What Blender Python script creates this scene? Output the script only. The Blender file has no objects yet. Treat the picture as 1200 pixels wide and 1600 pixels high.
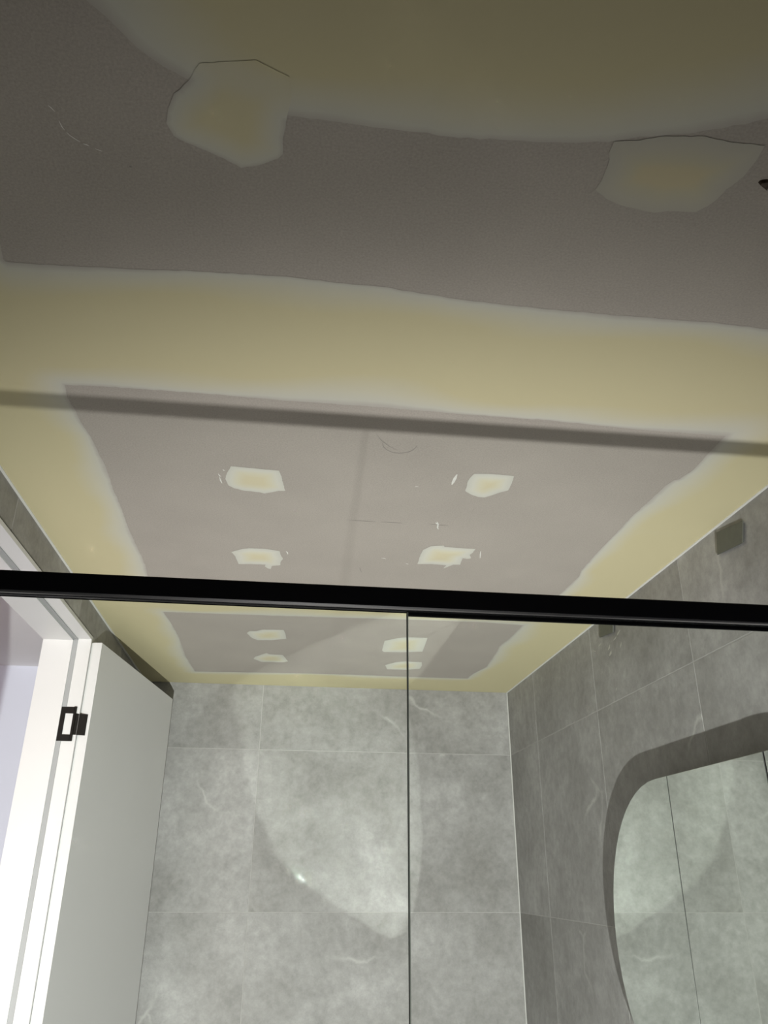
import bpy, bmesh, math, random
import numpy as np
from mathutils import Matrix, Vector
from mathutils.geometry import delaunay_2d_cdt

random.seed(4)
np.random.seed(4)
scene = bpy.context.scene
col = scene.collection

# ------------------------------------------------------------------ camera
S = 0.72                      # metres per (ceiling - camera) unit
CZ = 1.68                     # camera height, ceiling at 2.40 m
YAW, PITCH, ROLL, F = 0.119468218, 0.430807045, 0.00606953438, 1235.136
_cy, _sy, _cp, _sp = math.cos(YAW), math.sin(YAW), math.cos(PITCH), math.sin(PITCH)
_fwd = np.array([_sy * _cp, _cy * _cp, _sp])
_rt = np.array([_cy, -_sy, 0.0])
_up = np.cross(_rt, _fwd)
_r2 = math.cos(ROLL) * _rt + math.sin(ROLL) * _up
_u2 = -math.sin(ROLL) * _rt + math.cos(ROLL) * _up
ORI = np.array([0, 0, CZ])
cam_data = bpy.data.cameras.new('camera')
cam = bpy.data.objects.new('camera', cam_data)
col.objects.link(cam)
cam_data.sensor_fit = 'VERTICAL'
cam_data.sensor_height = 36.0
cam_data.sensor_width = 27.0
cam_data.lens = F / 1600 * 36.0
cam_data.clip_start = 0.02
cam.matrix_world = Matrix(((_r2[0], _u2[0], -_fwd[0], 0), (_r2[1], _u2[1], -_fwd[1], 0),
                           (_r2[2], _u2[2], -_fwd[2], CZ), (0, 0, 0, 1)))
scene.camera = cam


def hit(px, py, axis, value):
    """point of the photograph's pixel on the plane axis = value (metres)"""
    d = _r2 * (px - 600) / F - _u2 * (py - 800) / F + _fwd
    t = (value - ORI[axis]) / d[axis]
    return ORI + d * t


# ------------------------------------------------------------------ world, lights, exposure
world = bpy.data.worlds.new('world')
scene.world = world
world.use_nodes = True
world.node_tree.nodes['Background'].inputs[0].default_value = (0.8, 0.85, 1.0, 1)
world.node_tree.nodes['Background'].inputs[1].default_value = 0.02
scene.view_settings.view_transform = 'Standard'
scene.view_settings.look = 'None'
scene.view_settings.gamma = 1.0
scene.view_settings.exposure = 0.2
scene.view_settings.use_curve_mapping = False
scene.cycles.caustics_reflective = True               # the mirror really throws the lamp's light on
scene.cycles.sample_clamp_indirect = 0.0
scene.cycles.blur_glossy = 0.0
scene.cycles.use_guiding = True
scene.cycles.use_surface_guiding = True
scene.cycles.guiding_training_samples = 64
scene.cycles.caustics_refractive = False
scene.cycles.max_bounces = 8

LAMP = np.array([0.058, -0.65, CZ - 0.95])          # flood head of the work light, behind the viewer


def look_at(o, target):
    o.rotation_euler = (Vector(target) - o.location).to_track_quat('-Z', 'Y').to_euler()


def spot(name, loc, target, power, angle, blend, radius, color):
    l = bpy.data.lights.new(name, 'SPOT')
    l.energy = power
    l.spot_size = math.radians(angle)
    l.spot_blend = blend
    l.shadow_soft_size = radius
    l.color = color
    o = bpy.data.objects.new(name, l)
    col.objects.link(o)
    o.location = loc
    look_at(o, target)
    return o


# one lamp behind the viewer: the shadows of the rail, the mirror and the door all point back to it
FLOOD = spot('work_lamp_offscreen', LAMP, (0.45, 3.0, 0.99), 560.0, 98.0, 1.0, 0.015, (1.0, 0.985, 0.955))


def area(name, loc, target, power, sx, sy, color):
    l = bpy.data.lights.new(name, 'AREA')
    l.shape = 'RECTANGLE'
    l.size, l.size_y, l.energy, l.color = sx, sy, power, color
    o = bpy.data.objects.new(name, l)
    col.objects.link(o)
    o.location = loc
    look_at(o, target)
    return o


DAY = area('hall_window_offscreen', (-1.45, -1.23, 1.45), (-1.3, 3.0, 1.45), 34.0, 0.9, 1.3, (1.0, 0.80, 0.74))


# ------------------------------------------------------------------ materials
def new_mat(name):
    m = bpy.data.materials.new(name)
    m.use_nodes = True
    return m, m.node_tree.nodes, m.node_tree.links, m.node_tree.nodes['Principled BSDF']


def plain(name, c, rough=0.5, metal=0.0, noise=0.0, nscale=8.0, bump=0.0, bscale=200.0):
    m, n, l, b = new_mat(name)
    b.inputs['Base Color'].default_value = (*c, 1)
    b.inputs['Roughness'].default_value = rough
    b.inputs['Metallic'].default_value = metal
    if noise or bump:
        geo = n.new('ShaderNodeNewGeometry')
    if noise:
        t = n.new('ShaderNodeTexNoise')
        t.inputs['Scale'].default_value = nscale
        t.inputs['Detail'].default_value = 5
        l.new(geo.outputs['Position'], t.inputs['Vector'])
        r = n.new('ShaderNodeValToRGB')
        r.color_ramp.elements[0].position = 0.3
        r.color_ramp.elements[1].position = 0.7
        r.color_ramp.elements[0].color = (*[x * (1 - noise) for x in c], 1)
        r.color_ramp.elements[1].color = (*[min(1, x * (1 + noise)) for x in c], 1)
        l.new(t.outputs['Fac'], r.inputs['Fac'])
        l.new(r.outputs['Color'], b.inputs['Base Color'])
    if bump:
        t2 = n.new('ShaderNodeTexNoise')
        t2.inputs['Scale'].default_value = bscale
        l.new(geo.outputs['Position'], t2.inputs['Vector'])
        bp = n.new('ShaderNodeBump')
        bp.inputs['Strength'].default_value = bump
        bp.inputs['Distance'].default_value = 0.002
        l.new(t2.outputs['Fac'], bp.inputs['Height'])
        l.new(bp.outputs['Normal'], b.inputs['Normal'])
    return m


def board_mat():
    m = plain('plasterboard_paper', (0.405, 0.372, 0.334), 0.85, noise=0.04, nscale=5, bump=0.25, bscale=260)
    n, l = m.node_tree.nodes, m.node_tree.links
    b = n['Principled BSDF']
    src = b.inputs['Base Color'].links[0].from_socket
    geo = n.new('ShaderNodeNewGeometry')
    t = n.new('ShaderNodeTexNoise'); t.inputs['Scale'].default_value = 330; t.inputs['Detail'].default_value = 3
    l.new(geo.outputs['Position'], t.inputs['Vector'])
    r = n.new('ShaderNodeValToRGB')
    r.color_ramp.elements[0].position = 0.3; r.color_ramp.elements[0].color = (0.90, 0.90, 0.90, 1)
    r.color_ramp.elements[1].position = 0.7; r.color_ramp.elements[1].color = (1.07, 1.07, 1.07, 1)
    l.new(t.outputs['Fac'], r.inputs['Fac'])
    x = n.new('ShaderNodeMix'); x.data_type = 'RGBA'; x.blend_type = 'MULTIPLY'; x.inputs['Factor'].default_value = 1.0
    l.new(src, x.inputs['A']); l.new(r.outputs['Color'], x.inputs['B'])
    l.new(x.outputs['Result'], b.inputs['Base Color'])
    return m


def tile_mat():
    m, n, l, b = new_mat('stone_look_tile')
    geo = n.new('ShaderNodeNewGeometry')
    inf = n.new('ShaderNodeObjectInfo')
    mul = n.new('ShaderNodeMath'); mul.operation = 'MULTIPLY'; mul.inputs[1].default_value = 37.0
    l.new(inf.outputs['Random'], mul.inputs[0])
    add = n.new('ShaderNodeVectorMath'); add.operation = 'ADD'
    l.new(geo.outputs['Position'], add.inputs[0]); l.new(mul.outputs[0], add.inputs[1])

    def noise(scale, detail, rough, dist=0.0):
        t = n.new('ShaderNodeTexNoise')
        t.inputs['Scale'].default_value = scale
        t.inputs['Detail'].default_value = detail
        t.inputs['Roughness'].default_value = rough
        t.inputs['Distortion'].default_value = dist
        l.new(add.outputs[0], t.inputs['Vector'])
        return t.outputs['Fac']

    def ramp(src, stops):
        r = n.new('ShaderNodeValToRGB')
        e = r.color_ramp.elements
        while len(e) < len(stops):
            e.new(0.5)
        for el, (p, c) in zip(e, stops):
            el.position = p
            el.color = (*c, 1) if len(c) == 3 else c
        l.new(src, r.inputs['Fac'])
        return r.outputs['Color']

    def mix(kind, fac, a, c):
        x = n.new('ShaderNodeMix'); x.data_type = 'RGBA'; x.blend_type = kind
        if hasattr(fac, 'is_output'):
            l.new(fac, x.inputs['Factor'])
        else:
            x.inputs['Factor'].default_value = fac
        l.new(a, x.inputs['A'])
        if hasattr(c, 'is_output'):
            l.new(c, x.inputs['B'])
        else:
            x.inputs['B'].default_value = (*c, 1)
        return x.outputs['Result']
    base = ramp(noise(2.6, 10, 0.68, 0.15), [(0.30, (0.225, 0.220, 0.209)), (0.5, (0.303, 0.299, 0.291)), (0.68, (0.402, 0.399, 0.392))])
    fine = ramp(noise(34, 8, 0.75), [(0.3, (0.78, 0.78, 0.78)), (0.7, (1.14, 1.14, 1.14))])
    c1 = mix('MULTIPLY', 1.0, base, fine)
    # per tile tone
    ta = n.new('ShaderNodeAttribute'); ta.attribute_type = 'OBJECT'; ta.attribute_name = 'tone'
    tone = ta.outputs['Color']
    c1 = mix('MULTIPLY', 1.0, c1, tone)
    # pale veins: thin iso lines of a distorted noise, kept only here and there
    wob = n.new('ShaderNodeTexNoise'); wob.inputs['Scale'].default_value = 3.5; wob.inputs['Detail'].default_value = 6
    l.new(add.outputs[0], wob.inputs['Vector'])
    wv = n.new('ShaderNodeVectorMath'); wv.operation = 'MULTIPLY_ADD'; wv.inputs[1].default_value = (0.28, 0.28, 0.28)
    l.new(wob.outputs['Color'], wv.inputs[0]); l.new(add.outputs[0], wv.inputs[2])
    vor = n.new('ShaderNodeTexVoronoi'); vor.feature = 'DISTANCE_TO_EDGE'; vor.inputs['Scale'].default_value = 1.5
    l.new(wv.outputs[0], vor.inputs['Vector'])
    vein = ramp(vor.outputs['Distance'], [(0.0, (1, 1, 1)), (0.006, (0.6, 0.6, 0.6)), (0.014, (0, 0, 0))])
    keep = ramp(noise(3.2, 3, 0.5), [(0.57, (0, 0, 0)), (0.70, (0.5, 0.5, 0.5))])
    vm = mix('MULTIPLY', 1.0, vein, keep)
    c2 = mix('MIX', vm, c1, (0.55, 0.545, 0.52))
    l.new(c2, b.inputs['Base Color'])
    b.inputs['Roughness'].default_value = 0.55
    b.inputs['Specular IOR Level'].default_value = 0.3
    bp = n.new('ShaderNodeBump'); bp.inputs['Strength'].default_value = 0.12; bp.inputs['Distance'].default_value = 0.003
    l.new(noise(40, 4, 0.6), bp.inputs['Height'])
    l.new(bp.outputs['Normal'], b.inputs['Normal'])
    return m


def compound_mat(name, stops):
    m, n, l, b = new_mat(name)
    at = n.new('ShaderNodeAttribute'); at.attribute_name = 'depth'
    geo = n.new('ShaderNodeNewGeometry')
    t = n.new('ShaderNodeTexNoise'); t.inputs['Scale'].default_value = 9; t.inputs['Detail'].default_value = 6
    mp = n.new('ShaderNodeVectorMath'); mp.operation = 'MULTIPLY'; mp.inputs[1].default_value = (0.35, 1.0, 1.0)
    l.new(geo.outputs['Position'], mp.inputs[0]); l.new(mp.outputs[0], t.inputs['Vector'])
    ma = n.new('ShaderNodeMath'); ma.operation = 'MULTIPLY_ADD'; ma.inputs[1].default_value = 0.34; ma.inputs[2].default_value = -0.17
    l.new(t.outputs['Fac'], ma.inputs[0])
    ad = n.new('ShaderNodeMath'); ad.operation = 'ADD'
    l.new(at.outputs['Fac'], ad.inputs[0]); l.new(ma.outputs[0], ad.inputs[1])
    r = n.new('ShaderNodeValToRGB')
    e = r.color_ramp.elements
    while len(e) < len(stops):
        e.new(0.5)
    for el, (p, c) in zip(e, stops):
        el.position = p; el.color = (*c, 1)
    l.new(ad.outputs[0], r.inputs['Fac'])
    l.new(r.outputs['Color'], b.inputs['Base Color'])
    b.inputs['Roughness'].default_value = 0.8
    b.inputs['Specular IOR Level'].default_value = 0.2
    return m


def glass_mat():
    m = bpy.data.materials.new('clear_glass'); m.use_nodes = True
    n, l = m.node_tree.nodes, m.node_tree.links
    n.remove(n['Principled BSDF'])
    out = n['Material Output']
    tr = n.new('ShaderNodeBsdfTransparent'); tr.inputs[0].default_value = (0.972, 0.985, 0.978, 1)
    gl = n.new('ShaderNodeBsdfGlossy'); gl.inputs['Roughness'].default_value = 0.0
    fr = n.new('ShaderNodeFresnel'); fr.inputs['IOR'].default_value = 1.3
    mx = n.new('ShaderNodeMixShader')
    l.new(fr.outputs[0], mx.inputs[0]); l.new(tr.outputs[0], mx.inputs[1]); l.new(gl.outputs[0], mx.inputs[2])
    l.new(mx.outputs[0], out.inputs[0])
    return m


M = {}
M['tile'] = tile_mat()
M['grout'] = plain('pale_grout', (0.375, 0.368, 0.355), 0.85, noise=0.06, nscale=60)
M['silicone'] = plain('white_silicone', (0.55, 0.55, 0.53), 0.35, noise=0.03, nscale=40)
M['board'] = board_mat()
M['compound'] = compound_mat('joint_compound', [(0.0, (0.47, 0.45, 0.41)), (0.16, (0.565, 0.56, 0.49)), (0.42, (0.585, 0.565, 0.455)), (0.95, (0.59, 0.54, 0.345))])
M['patch'] = compound_mat('filler_patch', [(0.0, (0.59, 0.59, 0.535)), (0.30, (0.64, 0.635, 0.56)), (0.60, (0.65, 0.625, 0.485)), (0.95, (0.64, 0.59, 0.415))])
M['thin_patch'] = compound_mat('thin_filler', [(0.0, (0.47, 0.455, 0.40)), (0.35, (0.50, 0.48, 0.405)), (0.72, (0.53, 0.50, 0.38)), (1.0, (0.57, 0.51, 0.345))])
M['fleck'] = plain('white_fleck', (0.72, 0.72, 0.68), 0.8, noise=0.05, nscale=80)
M['smear'] = plain('dried_plaster_smear', (0.44, 0.43, 0.40), 0.8, noise=0.1, nscale=120)
M['pencil'] = plain('pencil_graphite', (0.25, 0.235, 0.22), 0.8, noise=0.1, nscale=90)
M['bead'] = plain('white_edge_bead', (0.70, 0.70, 0.66), 0.6, noise=0.05, nscale=12)
M['white'] = plain('white_satin_paint', (0.66, 0.66, 0.66), 0.42, noise=0.015, nscale=3)
M['seal'] = plain('grey_rubber_seal', (0.33, 0.34, 0.345), 0.6, noise=0.03, nscale=20)
M['hall_paint'] = plain('pale_wall_paint', (0.70, 0.73, 0.84), 0.7, noise=0.02, nscale=2)
M['hall_ceiling'] = plain('white_ceiling_paint', (0.80, 0.79, 0.80), 0.8, noise=0.01, nscale=2)
M['hall_floor'] = plain('pale_timber_floor', (0.74, 0.68, 0.63), 0.5, noise=0.06, nscale=3)
M['floor'] = plain('grey_floor_tile', (0.50, 0.49, 0.47), 0.5, noise=0.1, nscale=4)
M['black'] = plain('black_anodised_metal', (0.0008, 0.0008, 0.001), 0.35, 0.0, noise=0.1, nscale=30)
M['black'].node_tree.nodes['Principled BSDF'].inputs['Specular IOR Level'].default_value = 0.05
M['black_gloss'] = plain('polished_black_edge', (0.003, 0.003, 0.004), 0.16, 0.0, noise=0.1, nscale=30)
M['black_gloss'].node_tree.nodes['Principled BSDF'].inputs['Specular IOR Level'].default_value = 0.6
M['black_gloss'].node_tree.nodes['Principled BSDF'].inputs['IOR'].default_value = 2.2
M['hinge'] = plain('matt_black_steel', (0.010, 0.008, 0.007), 0.6, 0.0, noise=0.15, nscale=40)
M['hinge'].node_tree.nodes['Principled BSDF'].inputs['Specular IOR Level'].default_value = 0.15
M['glass'] = glass_mat()
M['glass_edge'] = plain('dark_green_glass_edge', (0.035, 0.04, 0.034), 0.7, noise=0.1, nscale=30)
M['glass_edge'].node_tree.nodes['Principled BSDF'].inputs['Specular IOR Level'].default_value = 0.1
M['mirror'] = plain('silvered_mirror', (0.80, 0.855, 0.81), 0.015, 1.0, noise=0.005, nscale=2)
M['mirror_edge'] = plain('polished_mirror_edge', (0.62, 0.66, 0.62), 0.12, 0.9, noise=0.03, nscale=30)
M['cabinet'] = plain('dark_cabinet_board', (0.02, 0.019, 0.018), 0.6, noise=0.1, nscale=20)
M['zinc'] = plain('dull_zinc_steel', (0.115, 0.12, 0.105), 0.5, 0.3, noise=0.08, nscale=60)
M['brown'] = plain('dark_brown_metal', (0.055, 0.036, 0.024), 0.35, 0.3, noise=0.5, nscale=300)
M['lamp_black'] = plain('black_lamp_housing', (0.02, 0.02, 0.02), 0.5, noise=0.1, nscale=30)


# ------------------------------------------------------------------ mesh helpers
def link(name, me, mats, parent=None, smooth=False):
    o = bpy.data.objects.new(name, me)
    col.objects.link(o)
    for m in (mats if isinstance(mats, (list, tuple)) else [mats]):
        if me.materials.find(M[m].name) < 0:
            me.materials.append(M[m])
    if smooth:
        for p in me.polygons:
            p.use_smooth = True
    if parent is not None:
        o.parent = parent
        o.matrix_parent_inverse = parent.matrix_world.inverted()
    return o


def bm_mesh(name, bm):
    me = bpy.data.meshes.new(name)
    bmesh.ops.recalc_face_normals(bm, faces=bm.faces)
    bm.to_mesh(me)
    bm.free()
    return me


def add_box(bm, lo, hi, bevel=0.0, seg=1):
    lo = [min(a, b) for a, b in zip(lo, hi)], [max(a, b) for a, b in zip(lo, hi)]
    a, b = lo
    g = bmesh.ops.create_cube(bm, size=1.0)
    vs = g['verts']
    for v in vs:
        v.co = Vector([(a[i] + b[i]) / 2 + v.co[i] * (b[i] - a[i]) for i in range(3)])
    if bevel:
        es = list({e for v in vs for e in v.link_edges})
        bmesh.ops.bevel(bm, geom=es, offset=bevel, segments=seg, affect='EDGES', profile=0.5)


def box(name, lo, hi, mats, parent=None, bevel=0.0, seg=1):
    bm = bmesh.new()
    add_box(bm, lo, hi, bevel, seg)
    return link(name, bm_mesh(name, bm), mats, parent)


def boxes(name, lst, mats, parent=None, bevel=0.0):
    bm = bmesh.new()
    for lo, hi in lst:
        add_box(bm, lo, hi, bevel)
    return link(name, bm_mesh(name, bm), mats, parent)


def prism(name, pts, axis, a, b, mats, parent=None, bevel=0.0, smooth=False):
    """2D outline extruded along an axis from a to b; pts are the two other coordinates in axis order"""
    bm = bmesh.new()

    def mk(p, t):
        c = list(p)
        c.insert(axis, t)
        return bm.verts.new(c)
    A = [mk(p, a) for p in pts]
    B = [mk(p, b) for p in pts]
    bm.faces.new(A)
    bm.faces.new(B[::-1])
    k = len(pts)
    for i in range(k):
        bm.faces.new((A[i], B[i], B[(i + 1) % k], A[(i + 1) % k]))
    if bevel:
        es = [e for e in bm.edges if all(abs(v.co[axis] - a) < 1e-7 for v in e.verts) or all(abs(v.co[axis] - b) < 1e-7 for v in e.verts)]
        bmesh.ops.bevel(bm, geom=es, offset=bevel, segments=2, affect='EDGES')
    return link(name, bm_mesh(name, bm), mats, parent, smooth)


def rod(name, p0, p1, r, mats, parent=None, n=12):
    p0, p1 = Vector(p0), Vector(p1)
    bm = bmesh.new()
    bmesh.ops.create_cone(bm, cap_ends=True, segments=n, radius1=r, radius2=r, depth=(p1 - p0).length)
    rot = (p1 - p0).to_track_quat('Z', 'Y').to_matrix().to_4x4()
    bmesh.ops.transform(bm, matrix=Matrix.Translation((p0 + p1) / 2) @ rot, verts=bm.verts)
    return link(name, bm_mesh(name, bm), mats, parent, False)


def empty(name, loc=(0, 0, 0)):
    o = bpy.data.objects.new(name, None)
    col.objects.link(o)
    o.location = loc
    o.empty_display_size = 0.1
    bpy.context.view_layer.update()
    return o


def tag(o, label=None, cat=None, group=None, kind=None):
    for k, v in (('label', label), ('category', cat), ('group', group), ('kind', kind)):
        if v:
            o[k] = v
    return o


# ------------------------------------------------------------------ room shell
XL, XR, YB, ZC = -0.81 * S, 1.307 * S, 4.635 * S, CZ + S
YF = -1.15
HX0 = -2.05                                   # far side of the hall
T = 0.008                                     # tile thickness
GR = 0.0006                                   # grout recess
WT = 0.125                                    # left wall thickness
DY0, DY1, DZ = 2.06 * S, 3.27 * S, CZ + 0.868 * S

floor = tag(box('floor', (XL - 0.02, YF, -0.1), (XR + 0.1, YB + 0.1, 0.0), 'floor'), 'grey tiled bathroom floor', 'floor', kind='structure')
ceiling = tag(box('ceiling', (XL, YF, ZC), (XR, YB, ZC + 0.06), 'board'),
              'grey plasterboard ceiling with yellow jointing compound bands and filler patches', 'ceiling', kind='structure')
wall_back = tag(box('wall_back', (XL - 0.02, YB + GR, 0), (XR + 0.1, YB + 0.1, ZC + 0.06), 'grout'),
                'grey stone-look tiled back wall facing the shower screen', 'wall', kind='structure')
wall_right = tag(box('wall_right', (XR + GR, YF, 0), (XR + 0.1, YB + T, ZC + 0.06), 'grout'),
                 'brownish grey tiled side wall behind the mirror cabinet', 'wall', kind='structure')
wall_left = tag(boxes('wall_left', [((XL - WT, YF, 0), (XL - GR, DY0 - 0.02, ZC + 0.06)),
                                    ((XL - WT, DY1 + 0.02, 0), (XL - GR, YB + T, ZC + 0.06)),
                                    ((XL - WT, DY0 - 0.02, DZ + 0.02), (XL - GR, DY1 + 0.02, ZC + 0.06))], 'grout'),
                'dark grey tiled wall around the white door opening', 'wall', kind='structure')
wall_front = tag(box('wall_front', (XL - WT, YF - 0.1, 0), (XR + 0.1, YF, ZC + 0.06), 'grout'),
                 'tiled end wall of the shower', 'wall', kind='structure')


# tiles, one object each
def tiles(parent, axis, plane, into, ujoints, zjoints, gap=0.0026, holes=(), tones={}, tr=(0.96, 1.04)):
    """axis 0: wall x = plane, u = y; axis 1: wall y = plane, u = x.  into = +1/-1 towards the room"""
    cache = {}
    for u0, u1 in zip(ujoints[:-1], ujoints[1:]):
        for z0, z1 in zip(zjoints[:-1], zjoints[1:]):
            rects = [(u0, u1, z0, z1)]
            for (a0, a1, b0, b1) in holes:
                out = []
                for (p0, p1, q0, q1) in rects:
                    if p1 <= a0 or p0 >= a1 or q1 <= b0 or q0 >= b1:
                        out.append((p0, p1, q0, q1)); continue
                    if q1 > b1: out.append((p0, p1, b1, q1))
                    if p0 < a0: out.append((p0, a0, q0, min(q1, b1)))
                    if p1 > a1: out.append((a1, p1, q0, min(q1, b1)))
                rects = out
            for (p0, p1, q0, q1) in rects:
                w, h = p1 - p0 - gap, q1 - q0 - gap
                if w < 0.01 or h < 0.01:
                    continue
                key = (round(w, 4), round(h, 4))
                if key not in cache:
                    bm = bmesh.new()
                    if axis == 0:
                        add_box(bm, (-T / 2, -w / 2, -h / 2), (T / 2, w / 2, h / 2), 0.0007)
                    else:
                        add_box(bm, (-w / 2, -T / 2, -h / 2), (w / 2, T / 2, h / 2), 0.0007)
                    me = bm_mesh('tile', bm)
                    me.materials.append(M['tile'])
                    cache[key] = me
                o = bpy.data.objects.new('tile', cache[key])
                col.objects.link(o)
                c = plane - into * T / 2
                um, zm = (p0 + p1) / 2, (q0 + q1) / 2
                o.location = (c, um, zm) if axis == 0 else (um, c, zm)
                tn = tones.get((round(p0, 3), round(q0, 3)), random.uniform(*tr))
                o['tone'] = [tn, tn * 0.998, tn * 0.992]
                o.parent = parent


ZJ = [CZ + v * S for v in (0.637 - 4 * 0.815, 0.637 - 3 * 0.815, 0.637 - 2 * 0.815, -0.178, 0.637, 1.0)]
ZJ[0] = max(0.0, ZJ[0])
ZJ = [0.0] + [z for z in ZJ if z > 0.02]
UB = [XL, -0.14 * S, 0.70 * S, XR]
tiles(wall_back, 1, YB, -1, UB, ZJ, tones={(round(XL, 3), round(ZJ[-2], 3)): 0.93})      # one darker tile in the top row
tiles(wall_right, 0, XR, -1, [YF] + [v * S for v in (-1.015, -0.16, 0.695, 1.55, 2.403, 3.26, 4.113)] + [YB], ZJ)
tiles(wall_left, 0, XL, 1, [YF] + [v * S for v in (-1.30, -0.45, 0.40, 1.25, 2.19, 3.04, 3.89)] + [YB], ZJ,
      holes=[(DY0 - 0.014, DY1 + 0.014, -1, DZ + 0.014)])
tiles(wall_front, 1, YF, 1, [XL, 0.05, 0.65, XR], ZJ)

# silicone corner bead and ceiling edge beads
tag(prism('trim_1', [(XR, YB), (XR - 0.003, YB), (XR, YB - 0.003)], 2, 0.0, ZC - 0.001, 'silicone'),
    'thin pale silicone bead in the tiled corner', 'sealant', kind='structure')
tag(prism('trim_2', [(XR, ZC), (XR - 0.006, ZC), (XR - 0.006, ZC - 0.0015), (XR, ZC - 0.006)], 1, YF, YB - 0.006, 'bead') if False else
    box('trim_2', (XR - 0.006, YF, ZC - 0.003), (XR, YB - 0.006, ZC), 'bead'),
    'thin white edge bead between ceiling and mirror wall', 'trim', kind='structure')
tag(box('trim_3', (XL, YF, ZC - 0.003), (XL + 0.006, YB - 0.006, ZC), 'bead'),
    'thin white edge bead between ceiling and door wall', 'trim', kind='structure')

# ------------------------------------------------------------------ ceiling compound
def refine(pts, step, jit, seed=0):
    rng = np.random.RandomState(seed)
    out = []
    P = [np.array(p, float) for p in pts]
    for i in range(len(P)):
        a, b = P[i], P[(i + 1) % len(P)]
        L = np.linalg.norm(b - a)
        k = max(1, int(L / step))
        nrm = np.array([-(b - a)[1], (b - a)[0]]) / max(L, 1e-9)
        for j in range(k):
            d = rng.normal(0, jit) if j else 0
            out.append(a + (b - a) * j / k + nrm * d)
    return np.array(out)


def inside(poly, P):
    x, y = P[:, 0], P[:, 1]
    r = np.zeros(len(P), bool)
    n = len(poly)
    for i in range(n):
        x0, y0 = poly[i]; x1, y1 = poly[(i + 1) % n]
        c = ((y0 > y) != (y1 > y)) & (x < (x1 - x0) * (y - y0) / (y1 - y0 + 1e-15) + x0)
        r ^= c
    return r


def dist_to(poly, P):
    d = np.full(len(P), 9.0)
    n = len(poly)
    for i in range(n):
        a = poly[i]; b = poly[(i + 1) % n]
        ab = b - a
        t = np.clip(((P - a) @ ab) / max(ab @ ab, 1e-12), 0, 1)
        d = np.minimum(d, np.linalg.norm(P - (a + t[:, None] * ab), axis=1))
    return d


def cm(px, py):
    return hit(px, py, 2, ZC)[:2]


def sheet(name, verts2, faces, depth, z, mats, parent):
    me = bpy.data.meshes.new(name)
    me.from_pydata([(v[0], v[1], zz) for v, zz in zip(verts2, z)], [], faces)
    me.update()
    if len(me.polygons) and me.polygons[0].normal.z > 0:
        me.flip_normals()
    a = me.attributes.new('depth', 'FLOAT', 'POINT')
    a.data.foreach_set('value', np.asarray(depth, 'f'))
    return link(name, me, mats, parent, True)


P1 = [(-0.56 * S, 0.2 * S)]
P1px_top = [(135, 0), (165, 25), (190, 50), (215, 75), (240, 93), (290, 122), (360, 150), (450, 180), (500, 186), (600, 200), (700, 213),
            (800, 219), (900, 223), (950, 222), (1000, 213), (1080, 208), (1130, 200), (1200, 185), (1290, 165)]
P1px_bot = [(1260, 520), (1200, 514), (1125, 505), (1025, 497), (900, 487), (800, 477), (700, 465), (600, 448), (550, 444), (450, 432), (390, 428),
            (300, 423), (200, 420), (100, 415), (10, 409), (5, 405), (0, 380)]
p1 = [cm(*p) for p in P1px_top] + [np.array([1.03 * S, 0.55 * S]), np.array([1.02 * S, 1.16 * S])] + [cm(*p) for p in P1px_bot] \
    + [np.array([-0.56 * S, 0.8 * S]), np.array([-0.545 * S, 0.30 * S]), np.array([-0.3 * S, 0.42 * S])]
p2px = [(101, 601), (150, 603), (220, 607.5), (350, 617), (450, 626), (600, 636), (700, 645), (850, 656), (1000, 671), (1134, 681), (1109, 706), (1084, 733),
        (1061, 749), (1053, 750), (1038, 760), (1014, 783), (987, 807), (959, 837), (928, 869), (908, 892), (905, 900), (877, 927), (860, 942)]
p2 = [cm(*p) for p in p2px] + [cm(600, 932), cm(240, 914)] + [cm(*p) for p in
     [(230, 898), (228, 886), (222, 870), (210, 846), (198, 818), (188, 790), (176, 760), (164, 726), (154, 708), (142, 682), (128, 662), (116, 638), (105, 620)]]
p3 = [cm(*p) for p in [(255, 956), (430, 962), (635, 968), (750, 972), (817, 977), (797, 997), (780, 1010), (777, 1017), (760, 1042), (740, 1052), (730, 1060),
                       (634, 1057), (555, 1054), (430, 1051), (305, 1049), (290, 1025), (280, 996), (267, 973)]]
panels = [refine(p, 0.010, 0.0006, i) for i, p in enumerate((p1, p2, p3))]
# grid of free points
gx = np.arange(XL, XR + 1e-6, (XR - XL) / 90)
gy = np.arange(YF, YB + 1e-6, (YB - YF) / 240)
G = np.array([(x, y) for x in gx for y in gy])
keep = np.ones(len(G), bool)
for p in panels:
    keep &= ~inside(p, G) & (dist_to(p, G) > 0.006)
G = G[keep]
V = [tuple(g) for g in G]
E = []
for p in panels:
    b0 = len(V)
    V += [tuple(q) for q in p]
    E += [(b0 + i, b0 + (i + 1) % len(p)) for i in range(len(p))]
r = delaunay_2d_cdt([Vector(v) for v in V], E, [], 0, 1e-6)
VV = np.array([(v.x, v.y) for v in r[0]])
FF = np.array([f for f in r[2]])
cen = VV[FF].mean(axis=1)
kf = np.ones(len(FF), bool)
for p in panels:
    kf &= ~inside(p, cen)
FF = FF[kf]


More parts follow.
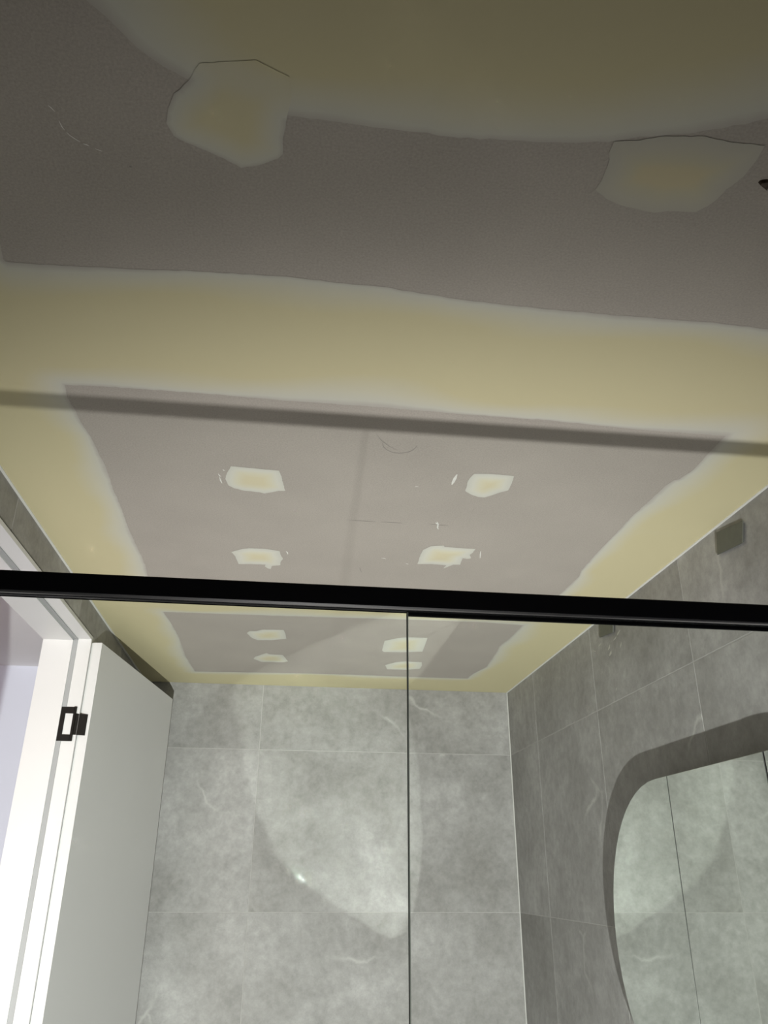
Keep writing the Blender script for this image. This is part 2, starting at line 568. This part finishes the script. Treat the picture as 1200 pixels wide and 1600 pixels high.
def band_depth(Q):
    """how deep a point lies inside the jointing compound: 0 at its feathered edge, 1 in full thickness"""
    d = np.full(len(Q), 9.0)
    for p in panels:
        d = np.minimum(d, dist_to(p, Q))
    wid = 0.062 + 0.022 * np.sin(Q[:, 0] * 9 + 1.0) * np.sin(Q[:, 1] * 5 + 2) + 0.012 * np.sin(Q[:, 1] * 23 + Q[:, 0] * 17)
    wid = np.where((Q[:, 1] > 1.40 * S) & (Q[:, 1] < 1.7 * S), wid * 1.25, wid)
    wid = np.where(Q[:, 1] < 0.95 * S, wid * 1.35, wid)
    wid = np.where(Q[:, 1] > 4.25 * S, wid * 0.7, wid)
    return np.clip(d / wid, 0, 1) ** 0.8, d


dep, _ = band_depth(VV)
sheet('joint_compound_band', VV, FF.tolist(), dep, ZC - 0.0003 - 0.0009 * dep, 'compound', ceiling)


def patch(px, mat='patch', core=0.85, lift=0.0, step=0.006, jit=0.0004, seed=1, merge=None):
    poly = refine([cm(*p) for p in px], step, jit, seed)
    lo, hi = poly.min(0), poly.max(0)
    g = np.array([(x, y) for x in np.arange(lo[0], hi[0], 0.006) for y in np.arange(lo[1], hi[1], 0.006)])
    g = g[inside(poly, g)]
    g = g[dist_to(poly, g) > 0.003]
    V = [Vector(q) for q in poly] + [Vector(q) for q in g]
    r = delaunay_2d_cdt(V, [(i, (i + 1) % len(poly)) for i in range(len(poly))], [], 0, 1e-6)
    VV = np.array([(v.x, v.y) for v in r[0]]); FF = np.array([f for f in r[2]])
    FF = FF[inside(poly, VV[FF].mean(axis=1))]
    d = dist_to(poly, VV)
    dep = np.clip(d / (d.max() * core + 1e-6), 0, 1)
    if merge is not None:                       # runs into the jointing band: take over its thickness there
        free = poly[inside(merge, poly)]
        dep = np.clip(np.min(np.linalg.norm(VV[:, None, :] - free[None, :, :], axis=2), axis=1) / 0.035, 0, 1) * 0.9
        bd, dd = band_depth(VV)
        w = np.where(inside(merge, VV), 0, np.clip(dd / 0.035, 0, 1))
        dep = dep * (1 - w) + bd * w
    return sheet('filler_patch', VV, FF.tolist(), dep, ZC - 0.0006 - lift - 0.0012 * dep, mat, ceiling)


patch([(312, 98), (295, 125), (272, 145), (262, 170), (260, 192), (272, 212), (290, 222), (315, 232), (350, 247), (377, 262), (410, 256), (435, 247),
       (442, 240), (442, 215), (447, 190), (449, 179), (456, 150), (452, 118), (400, 92)], 'compound', 0.9, 0.0, seed=11, merge=panels[0])
patch([(960, 220), (1000, 219), (1030, 213), (1100, 212), (1137, 221), (1195, 227), (1182, 250), (1162, 275), (1135, 295), (1115, 315), (1087, 331), (1045, 329),
       (1022, 332), (1000, 327), (970, 320), (947, 310), (930, 296), (940, 282), (950, 257), (954, 232)], 'thin_patch', 0.8, 0.0, seed=12)
patch([(361, 728), (395, 731), (436, 735), (440, 744), (443, 757), (446, 766.5), (434.7, 766.7), (425, 768.7), (413, 770.7), (405, 768.7), (380, 766), (366.7, 762.7),
       (357, 758), (352, 748), (354.7, 738.7)], seed=13)
patch([(361, 862), (376, 858), (389, 856), (413, 857), (427, 859), (437, 860.7), (438.7, 866.7), (442, 873), (438.7, 877), (438, 882.7), (425, 884), (423, 888.7),
       (418.7, 888), (414, 885), (415, 882), (393, 881), (373, 881), (370, 874.7), (367, 868)], seed=14)
patch([(741, 740), (763, 740), (785, 741.6), (803, 743.5), (799.7, 754.8), (794, 765.8), (783, 768.6), (770, 773), (757.5, 776.8), (746.5, 776), (735.5, 772), (727, 766.7),
       (730, 754.8), (733.7, 747.5)], core=0.95, seed=15)
patch([(673, 853), (693, 852), (695, 854.4), (715, 855.7), (743, 857.5), (739, 863), (733.7, 866.7), (736, 872), (730, 873), (722.7, 872), (719, 882), (708, 882),
       (693, 887.7), (697, 883), (675, 881), (652, 881), (656.7, 866.7), (661, 859)], seed=16)
patch([(385.6, 989), (390, 985.7), (400, 985.7), (411, 983.4), (425, 983.4), (443, 984), (446, 990), (447.5, 998), (425, 1000), (402, 1000), (393, 996)], seed=17)
patch([(396, 1029), (398.4, 1026), (410, 1022), (416, 1020), (421, 1022), (441.5, 1023), (446, 1028), (450, 1033), (443, 1034.7), (408.5, 1034)], seed=18)
patch([(597, 1016), (601, 1001), (620, 997), (636, 995.5), (668, 996.5), (665, 1005), (660, 1018), (630, 1019), (600, 1018.5)], core=0.95, seed=19)
patch([(601.5, 1039), (620, 1034), (635, 1033), (659, 1034.5), (659, 1040), (656, 1044.5), (635, 1046.5), (605, 1045.5), (603.5, 1042)], core=0.95, seed=20)


def stroke(name, pts, width, mat):
    P = [cm(*p) for p in pts]
    L, R = [], []
    for i, p in enumerate(P):
        a = P[max(0, i - 1)]; b = P[min(len(P) - 1, i + 1)]
        t = (b - a) / max(np.linalg.norm(b - a), 1e-9)
        nn = np.array([-t[1], t[0]])
        w = width * (0.35 if i in (0, len(P) - 1) else random.uniform(0.7, 1.15)) / 2
        L.append(p + nn * w); R.append(p - nn * w)
    k = len(P)
    vs = [(q[0], q[1], ZC - 0.0004) for q in L + R]
    me = bpy.data.meshes.new(name)
    me.from_pydata(vs, [], [(i, i + 1, k + i + 1, k + i) for i in range(k - 1)])
    me.update()
    if me.polygons[0].normal.z > 0:
        me.flip_normals()
    return link(name, me, mat, ceiling)


for s in ([(75, 164), (80, 168), (86, 174)], [(92, 188), (97, 198), (101, 203)], [(104, 206), (109, 211), (115, 215), (121, 219), (126, 221)], [(130, 224), (136, 226), (140, 228)],
          [(149, 232), (154, 234), (160, 236)]):
    stroke('chalk_scratch', s, 0.0014, 'fleck')
for s in ([(706, 757), (708, 753), (711, 747), (714, 741)], ):
    stroke('compound_fleck', s, 0.006, 'fleck')
for s in ([(648, 760.5), (651, 760), (654, 760.6)], [(683, 815), (684.5, 819), (683.6, 824), (685, 827)], [(681, 816), (682, 818), (683, 819)],
          [(341, 740), (344, 744), (346, 744)], [(348, 733), (350, 735), (352, 735)], [(343, 745), (345, 751), (347, 755)], [(751, 861), (750.5, 866), (750, 872)],
          [(447, 861), (449, 863), (450, 866)], [(596, 872), (600, 872), (603, 873)], [(634, 880), (637, 881), (639, 881)]):
    stroke('compound_fleck', s, 0.0035, 'fleck')
for s in ([(541, 812), (552, 813), (570, 814), (588, 815)], [(596, 815.5), (612, 816.5), (628, 817)], [(672, 819), (686, 820), (700, 821)],
          [(562, 886), (563, 890), (565, 894)], [(202, 259), (204, 260), (206, 261)], [(859, 108), (861, 109), (863, 110)]):
    stroke('pencil_mark', s, 0.0022, 'pencil')
circ = [(625 + 27 * math.cos(a), 693 + 15 * math.sin(a)) for a in np.linspace(0.2, 3.3, 18)]
stroke('pencil_mark', circ, 0.0012, 'pencil')
stroke('pencil_mark', [(588, 678), (596, 688), (608, 697), (620, 703)], 0.001, 'pencil')

# small brown fixture at the frame edge
fx = empty('ceiling_fixing', (*cm(1197, 287), ZC))
tag(fx, 'small dark brown pointed metal fixing stuck to the ceiling beside the large filler patch', 'fixing')
bm = bmesh.new()
pts = [cm(*p) for p in [(1184.5, 285), (1187, 282), (1192, 280.5), (1198, 280), (1206, 281), (1213, 285), (1210, 290), (1203, 292.5), (1198, 293), (1197.5, 296), (1195.5, 294), (1190, 289.5)]]
c0 = np.mean(pts, axis=0)
top = [bm.verts.new((q[0], q[1], ZC)) for q in pts]
bot = [bm.verts.new((*(c0 + (q - c0) * 0.82), ZC - 0.004)) for q in pts]
bm.faces.new(bot); bm.faces.new(top[::-1])
for i in range(len(pts)):
    bm.faces.new((top[i], top[(i + 1) % len(pts)], bot[(i + 1) % len(pts)], bot[i]))
link('fixing_plate', bm_mesh('fixing_plate', bm), 'brown', fx)
q = cm(1204, 287)
rod('fixing_stud', (q[0], q[1], ZC - 0.003), (q[0], q[1], ZC - 0.008), 0.0016, 'brown', fx, 10)

# pale plaster smears and drips left on the tiles of the mirror wall
def smear(pts, width):
    P = [hit(*p, 0, XR - 0.0004) for p in pts]
    k = len(P)
    vs = []
    for i, p in enumerate(P):
        w = width * (0.3 if i in (0, k - 1) else random.uniform(0.7, 1.2)) / 2
        vs += [(p[0], p[1] + w, p[2] + w * 0.4), (p[0], p[1] - w, p[2] - w * 0.4)]
    me = bpy.data.meshes.new('plaster_smear')
    me.from_pydata(vs, [], [(2 * i, 2 * i + 1, 2 * i + 3, 2 * i + 2) for i in range(k - 1)])
    me.update()
    return link('plaster_smear', me, 'smear', wall_right)


for pts, w in (([(969, 984), (966, 989), (964, 993)], 0.009), ([(963, 994), (961, 998), (958, 1001)], 0.006), ([(971, 1003), (970, 1008), (969, 1012)], 0.007),
               ([(939, 1005), (937, 1008), (935, 1010)], 0.008), ([(953, 1007), (952, 1012), (950, 1016)], 0.010), ([(927, 1016), (929, 1018), (931, 1017)], 0.014),
               ([(955, 1017), (954, 1021), (952, 1025)], 0.011), ([(964, 1074), (963, 1077), (962, 1079)], 0.006), ([(806, 1247), (807, 1248), (808, 1250)], 0.008)):
    smear(pts, w)

# ------------------------------------------------------------------ door frame, door, hinge
FXH = XL - WT - 0.006                          # hall edge of the frame
RB = 0.047                                     # rebate depth
fr = empty('trim_4', (XL, DY1, 0))
tag(fr, 'white painted rebated timber door frame set into the tiled wall', 'door frame', kind='structure')
LIP = 0.010


def jamb(y, sgn, name):
    """section in (x, y) of a rebated jamb whose rebate face is at y; sgn=+1 for the far jamb (solid towards +y)"""
    pr = 0.006
    sec = [(XL + 0.003, y), (XL + 0.003, y + sgn * LIP), (XL - T, y + sgn * LIP), (XL - T, y + sgn * 0.0195), (FXH, y + sgn * 0.0195), (FXH, y - sgn * pr),
           (XL - RB, y - sgn * pr), (XL - RB, y)]
    return prism(name, sec, 2, 0.0, DZ, 'white', fr)


jamb(DY1, 1, 'jamb')
jamb(DY0, -1, 'jamb')
pr = 0.006
sec = [(XL + 0.003, DZ), (XL + 0.003, DZ + LIP), (XL - T, DZ + LIP), (XL - T, DZ + 0.0195), (FXH, DZ + 0.0195), (FXH, DZ - pr), (XL - RB, DZ - pr), (XL - RB, DZ)]
bm = bmesh.new()
A = [bm.verts.new((x, DY0 - 0.01, z)) for x, z in sec]
B = [bm.verts.new((x, DY1 + 0.01, z)) for x, z in sec]
bm.faces.new(A); bm.faces.new(B[::-1])
for i in range(len(sec)):
    bm.faces.new((A[i], B[i], B[(i + 1) % len(sec)], A[(i + 1) % len(sec)]))
link('frame_head', bm_mesh('frame_head', bm), 'white', fr)

sx0, sx1 = XL - RB, XL - RB + 0.0125
box('door_seal', (sx0, DY1 - 0.0025, 0.0), (sx1, DY1 + 0.001, DZ), 'seal', fr)
box('door_seal', (sx0, DY0 - 0.001, 0.0), (sx1, DY0 + 0.0025, DZ), 'seal', fr)
box('door_seal', (sx0, DY0, DZ - 0.0025), (sx1, DY1, DZ + 0.001), 'seal', fr)
DT = CZ + 0.860 * S
dh = hit(160, 1004, 2, DT)
df = hit(270, 1092, 2, DT)
dirv = (df - dh)[:2] / np.linalg.norm((df - dh)[:2])
nv = np.array([-dirv[1], dirv[0]])                # towards the wall
LEAF = np.linalg.norm((df - dh)[:2])
TH = 0.030
door = empty('door_1', (dh[0], dh[1], 0.0))
tag(door, 'white flush bathroom door standing open beside the tiled wall', 'door', kind='structure')
c4 = [dh[:2], df[:2], df[:2] + nv * TH, dh[:2] + nv * TH]
leaf = prism('door_leaf', [tuple(p) for p in c4], 2, 0.012, DT, 'white', door, bevel=0.0015)


def hinge(z0, z1):
    y = DY1 - 0.0015
    xo, xi = -0.876 * S, -0.822 * S
    w = 0.013
    hz = z1 - z0
    bm = bmesh.new()
    add_box(bm, (xo, y - 0.0015, z0), (xo + w, DY1, z1))
    add_box(bm, (xo + w, y - 0.0015, z0), (xi, DY1, z0 + hz * 0.19))
    add_box(bm, (xo + w, y - 0.0015, z1 - hz * 0.19), (xi, DY1, z1))
    h = link('hinge', bm_mesh('hinge', bm), 'hinge', door)
    e0 = dh[:2] + nv * TH
    a = np.array([xi - 0.001, y]); b = dh[:2] + nv * 0.008 - dirv * 0.0005
    zz0, zz1 = z0 + hz * 0.19, z1 - hz * 0.19
    prism('hinge_leaf', [tuple(a + np.array([0, -0.003])), tuple(b - dirv * 0.0022), tuple(b), tuple(a)], 2, zz0, zz1, 'hinge', h)
    rod('hinge_knuckle', (xi, y - 0.003, z0), (xi, y - 0.003, z0 + hz * 0.19), 0.0042, 'hinge', h)
    rod('hinge_knuckle', (xi, y - 0.003, zz0), (xi, y - 0.003, zz1), 0.0042, 'hinge', h)
    rod('hinge_knuckle', (xi, y - 0.003, zz1), (xi, y - 0.003, z1), 0.0042, 'hinge', h)


hinge(CZ + 0.464 * S, CZ + 0.594 * S)
hinge(0.20, 0.293)

# ------------------------------------------------------------------ hall beyond the door
HC = ZC + 0.08
tag(box('floor_hall', (HX0 - 0.1, YF - 0.1, -0.1), (XL - 0.02, YB + 0.25, 0.0), 'hall_floor'), 'floor of the hall outside the door', 'floor', kind='structure')
tag(box('ceiling_hall', (HX0 - 0.1, YF - 0.1, HC), (XL - WT, YB + 0.25, HC + 0.05), 'hall_ceiling'), 'white hall ceiling outside the door', 'ceiling', kind='structure')
tag(box('wall_hall_far', (HX0 - 0.1, YF - 0.1, 0), (HX0, YB + 0.25, HC), 'hall_paint'), 'pale lavender hall wall seen through the door opening', 'wall', kind='structure')
tag(box('wall_hall_back', (HX0, YB + 0.15, 0), (XL - WT, YB + 0.25, HC), 'hall_paint'), 'pale end wall of the hall', 'wall', kind='structure')
tag(box('wall_hall_front', (HX0, YF - 0.2, 0), (XL - WT, YF - 0.1, HC), 'hall_paint'), 'pale near end wall of the hall', 'wall', kind='structure')
tag(box('wall_hall_near', (XL - WT - 0.004, YF - 0.1, DZ + 0.02), (XL - WT, YB + 0.25, HC), 'hall_paint'), 'pale hall side of the bathroom wall', 'wall', kind='structure')

# ------------------------------------------------------------------ shower screen
YR = 0.854 * S                                  # front face of the top rail
zt, zm = hit(600, 917, 1, YR)[2], hit(600, 945, 1, YR)[2]      # top and lower edge of its front face
screen = tag(empty('shower_screen', (0.2, YR + 0.014, 0)), 'frameless clear glass shower screen hung under a black top rail', 'shower screen')
zb = zm - 0.0035                                # underside
RD = hit(600, 957, 2, zb)[1] - YR
rr = 0.0035
edge = [(YR + rr - rr * math.sin(a), zb + rr - rr * math.cos(a)) for a in np.linspace(0, math.pi / 2, 7)]
sec = [(YR, zt - 0.001), (YR + 0.001, zt), (YR + RD, zt), (YR + RD, zb), (YR + rr + 0.006, zb), (YR + rr + 0.006, zb + 0.0008), (YR + rr + 0.003, zb + 0.0008), (YR + rr + 0.003, zb)] + edge
yb_ = YR + RD
sec = sec[:2] + [(yb_ + 0.012, zt), (yb_ + 0.012, zb + 0.0055), (yb_, zb + 0.0015)] + sec[3:]
rail = prism('top_rail', sec, 0, XL + 0.001, XR - 0.001, ['black', 'black_gloss'], screen)
for p in rail.data.polygons:
    if p.normal.y < -0.2 and p.normal.z < -0.2:
        p.material_index = 1
XG = hit(636, 1000, 1, YR + 0.012)[0]


def glass_panel(x0, x1, y0, y1, z0, z1):
    bm = bmesh.new()
    add_box(bm, (x0, y0, z0), (x1, y1, z1))
    for f in bm.faces:
        f.material_index = 0 if abs(f.normal.y) > 0.5 else 1
    me = bm_mesh('glass_panel', bm)
    me.materials.append(M['glass']); me.materials.append(M['glass_edge'])
    o = bpy.data.objects.new('glass_panel', me)
    col.objects.link(o)
    o.parent = screen
    o.matrix_parent_inverse = screen.matrix_world.inverted()
    return o


glass_panel(XL + 0.006, XG + 0.0012, YR + 0.0125, YR + 0.0165, 0.03, zm)
glass_panel(XG, XR - 0.006, YR + 0.0075, YR + 0.0115, 0.03, zm)
box('glass_channel', (XG + 0.0005, YR + 0.0118, zb - 0.0022), (XR - 0.002, YR + RD - 0.0005, zb + 0.0005), 'black', screen, 0.0006)
box('edge_seal', (XG - 0.0004, YR + 0.007, 0.03), (XG + 0.0004, YR + 0.0125, zm - 0.0005), 'glass_edge', screen)
box('sill_rail', (XL + 0.001, YR, 0.0), (XR - 0.001, YR + RD, 0.035), 'black', screen, 0.001)

# ------------------------------------------------------------------ mirror cabinet
XM = 1.22 * S
ZMC, RM = CZ - 0.185 * S, 0.48 * S
MY0, MY1 = 1.43 * S, 3.093 * S
cab = tag(empty('mirror_cabinet', (XR, (MY0 + MY1) / 2, CZ - 0.665 * S)),
          'pill-shaped mirrored cabinet with three doors on the tiled wall', 'mirror cabinet')


def pill(inset=0.0, y0=MY0, y1=MY1, n=28):
    r = RM - inset
    P = [(y1 - RM + r * math.cos(a), ZMC + r * math.sin(a)) for a in np.linspace(math.pi / 2, -math.pi / 2, n)]
    P += [(y0 + RM + r * math.cos(a), ZMC + r * math.sin(a)) for a in np.linspace(-math.pi / 2, -3 * math.pi / 2, n)]
    return P


def clip(P, lo, hi):
    def half(P, f):
        out = []
        for i in range(len(P)):
            a, b = P[i], P[(i + 1) % len(P)]
            fa, fb = f(a), f(b)
            if fa >= 0: out.append(a)
            if fa * fb < 0:
                t = fa / (fa - fb)
                out.append((a[0] + (b[0] - a[0]) * t, a[1] + (b[1] - a[1]) * t))
        return out
    P = half(P, lambda p: p[0] - lo)
    return half(P, lambda p: hi - p[0])


prism('cabinet_body', pill(0.006), 0, XR - 0.0005, XM + 0.019, 'cabinet', cab)
J1, J2 = 2.525 * S, 1.968 * S
for lo, hi, off in ((J1 + 0.0016, MY1 + 1, 0.0), (J2 + 0.003, J1 - 0.0016, 0.0), (MY0 - 1, J2 - 0.003, 0.0005)):
    P = clip(pill(), lo, hi)
    bm = bmesh.new()
    x0, x1 = XM - off, XM + 0.018 - off
    cut = 0.0012
    cyy = sum(p[0] for p in P) / len(P)
    czz = sum(p[1] for p in P) / len(P)
    inner = []
    for p in P:
        v = Vector((p[0] - cyy, p[1] - czz))
        v = v * (1 - cut / v.length)
        inner.append((cyy + v.x, czz + v.y))
    A = [bm.verts.new((x0, *p)) for p in inner]
    Bv = [bm.verts.new((x0 + 0.001, *p)) for p in P]
    Cv = [bm.verts.new((x1, *p)) for p in P]
    f = bm.faces.new(A); f.material_index = 0
    f = bm.faces.new(Cv[::-1]); f.material_index = 1
    k = len(P)
    for i in range(k):
        j = (i + 1) % k
        for q in ((A[i], Bv[i], Bv[j], A[j]), (Bv[i], Cv[i], Cv[j], Bv[j])):
            joint = abs(P[i][0] - P[j][0]) < 1e-6 and abs(P[i][1] - P[j][1]) > 0.2
            bm.faces.new(q).material_index = 2 if joint and q[0] is Bv[i] else 1
    me = bm_mesh('mirror_door', bm)
    me.materials.append(M['mirror']); me.materials.append(M['mirror_edge']); me.materials.append(M['cabinet'])
    link('mirror_door', me, [], cab)

# ------------------------------------------------------------------ wall brackets
def bracket(shift, label):
    """thin tilted steel plate standing a few millimetres off the tiles on a small foot"""
    quad = [hit(*p, 0, XR - 0.007)[1:] for p in ((1119, 832), (1160.5, 813), (1160, 848), (1120.5, 867))]
    quad = [q + np.array(shift) for q in quad]
    c = sum(quad) / 4
    root = tag(empty('wall_bracket', (XR, c[0], c[1])), label, 'bracket', 'small grey wall brackets')
    prism('plate', [tuple(q) for q in quad], 0, XR - 0.007, XR - 0.0045, 'zinc', root, bevel=0.0004)
    foot = [tuple(c + (q - c) * np.array([0.88, 0.86])) for q in quad]
    prism('foot', foot, 0, XR - 0.0046, XR, 'cabinet', root)
    return root


bracket((0, 0), 'small tilted grey metal plate on the tiles above the joint of the mirror doors')
_b1 = hit(1160, 848, 0, XR - 0.007)
_b2 = hit(957.5, 988, 0, XR - 0.007)
bracket((_b2[1] - _b1[1], _b2[2] - _b1[2]), 'small tilted grey metal plate on the tiles above the rounded mirror end')

# ------------------------------------------------------------------ work light behind the viewer
wl = tag(empty('work_light', (LAMP[0], LAMP[1] - 0.06, 0)), 'black work light on a tripod inside the shower', 'lamp')
px_, py_ = LAMP[0], LAMP[1] - 0.06
rod('stand_pole', (px_, py_, 0.25), (px_, py_, LAMP[2]), 0.013, 'lamp_black', wl)
for k in range(3):
    a = k * 2 * math.pi / 3 + 0.5
    rod('stand_leg', (px_, py_, 0.45), (px_ + 0.3 * math.cos(a), py_ + 0.3 * math.sin(a), 0.0), 0.009, 'lamp_black', wl)
box('flood_head', (LAMP[0] - 0.07, LAMP[1] - 0.10, LAMP[2] - 0.06), (LAMP[0] + 0.07, LAMP[1] - 0.025, LAMP[2] + 0.06), 'lamp_black', wl, 0.006)
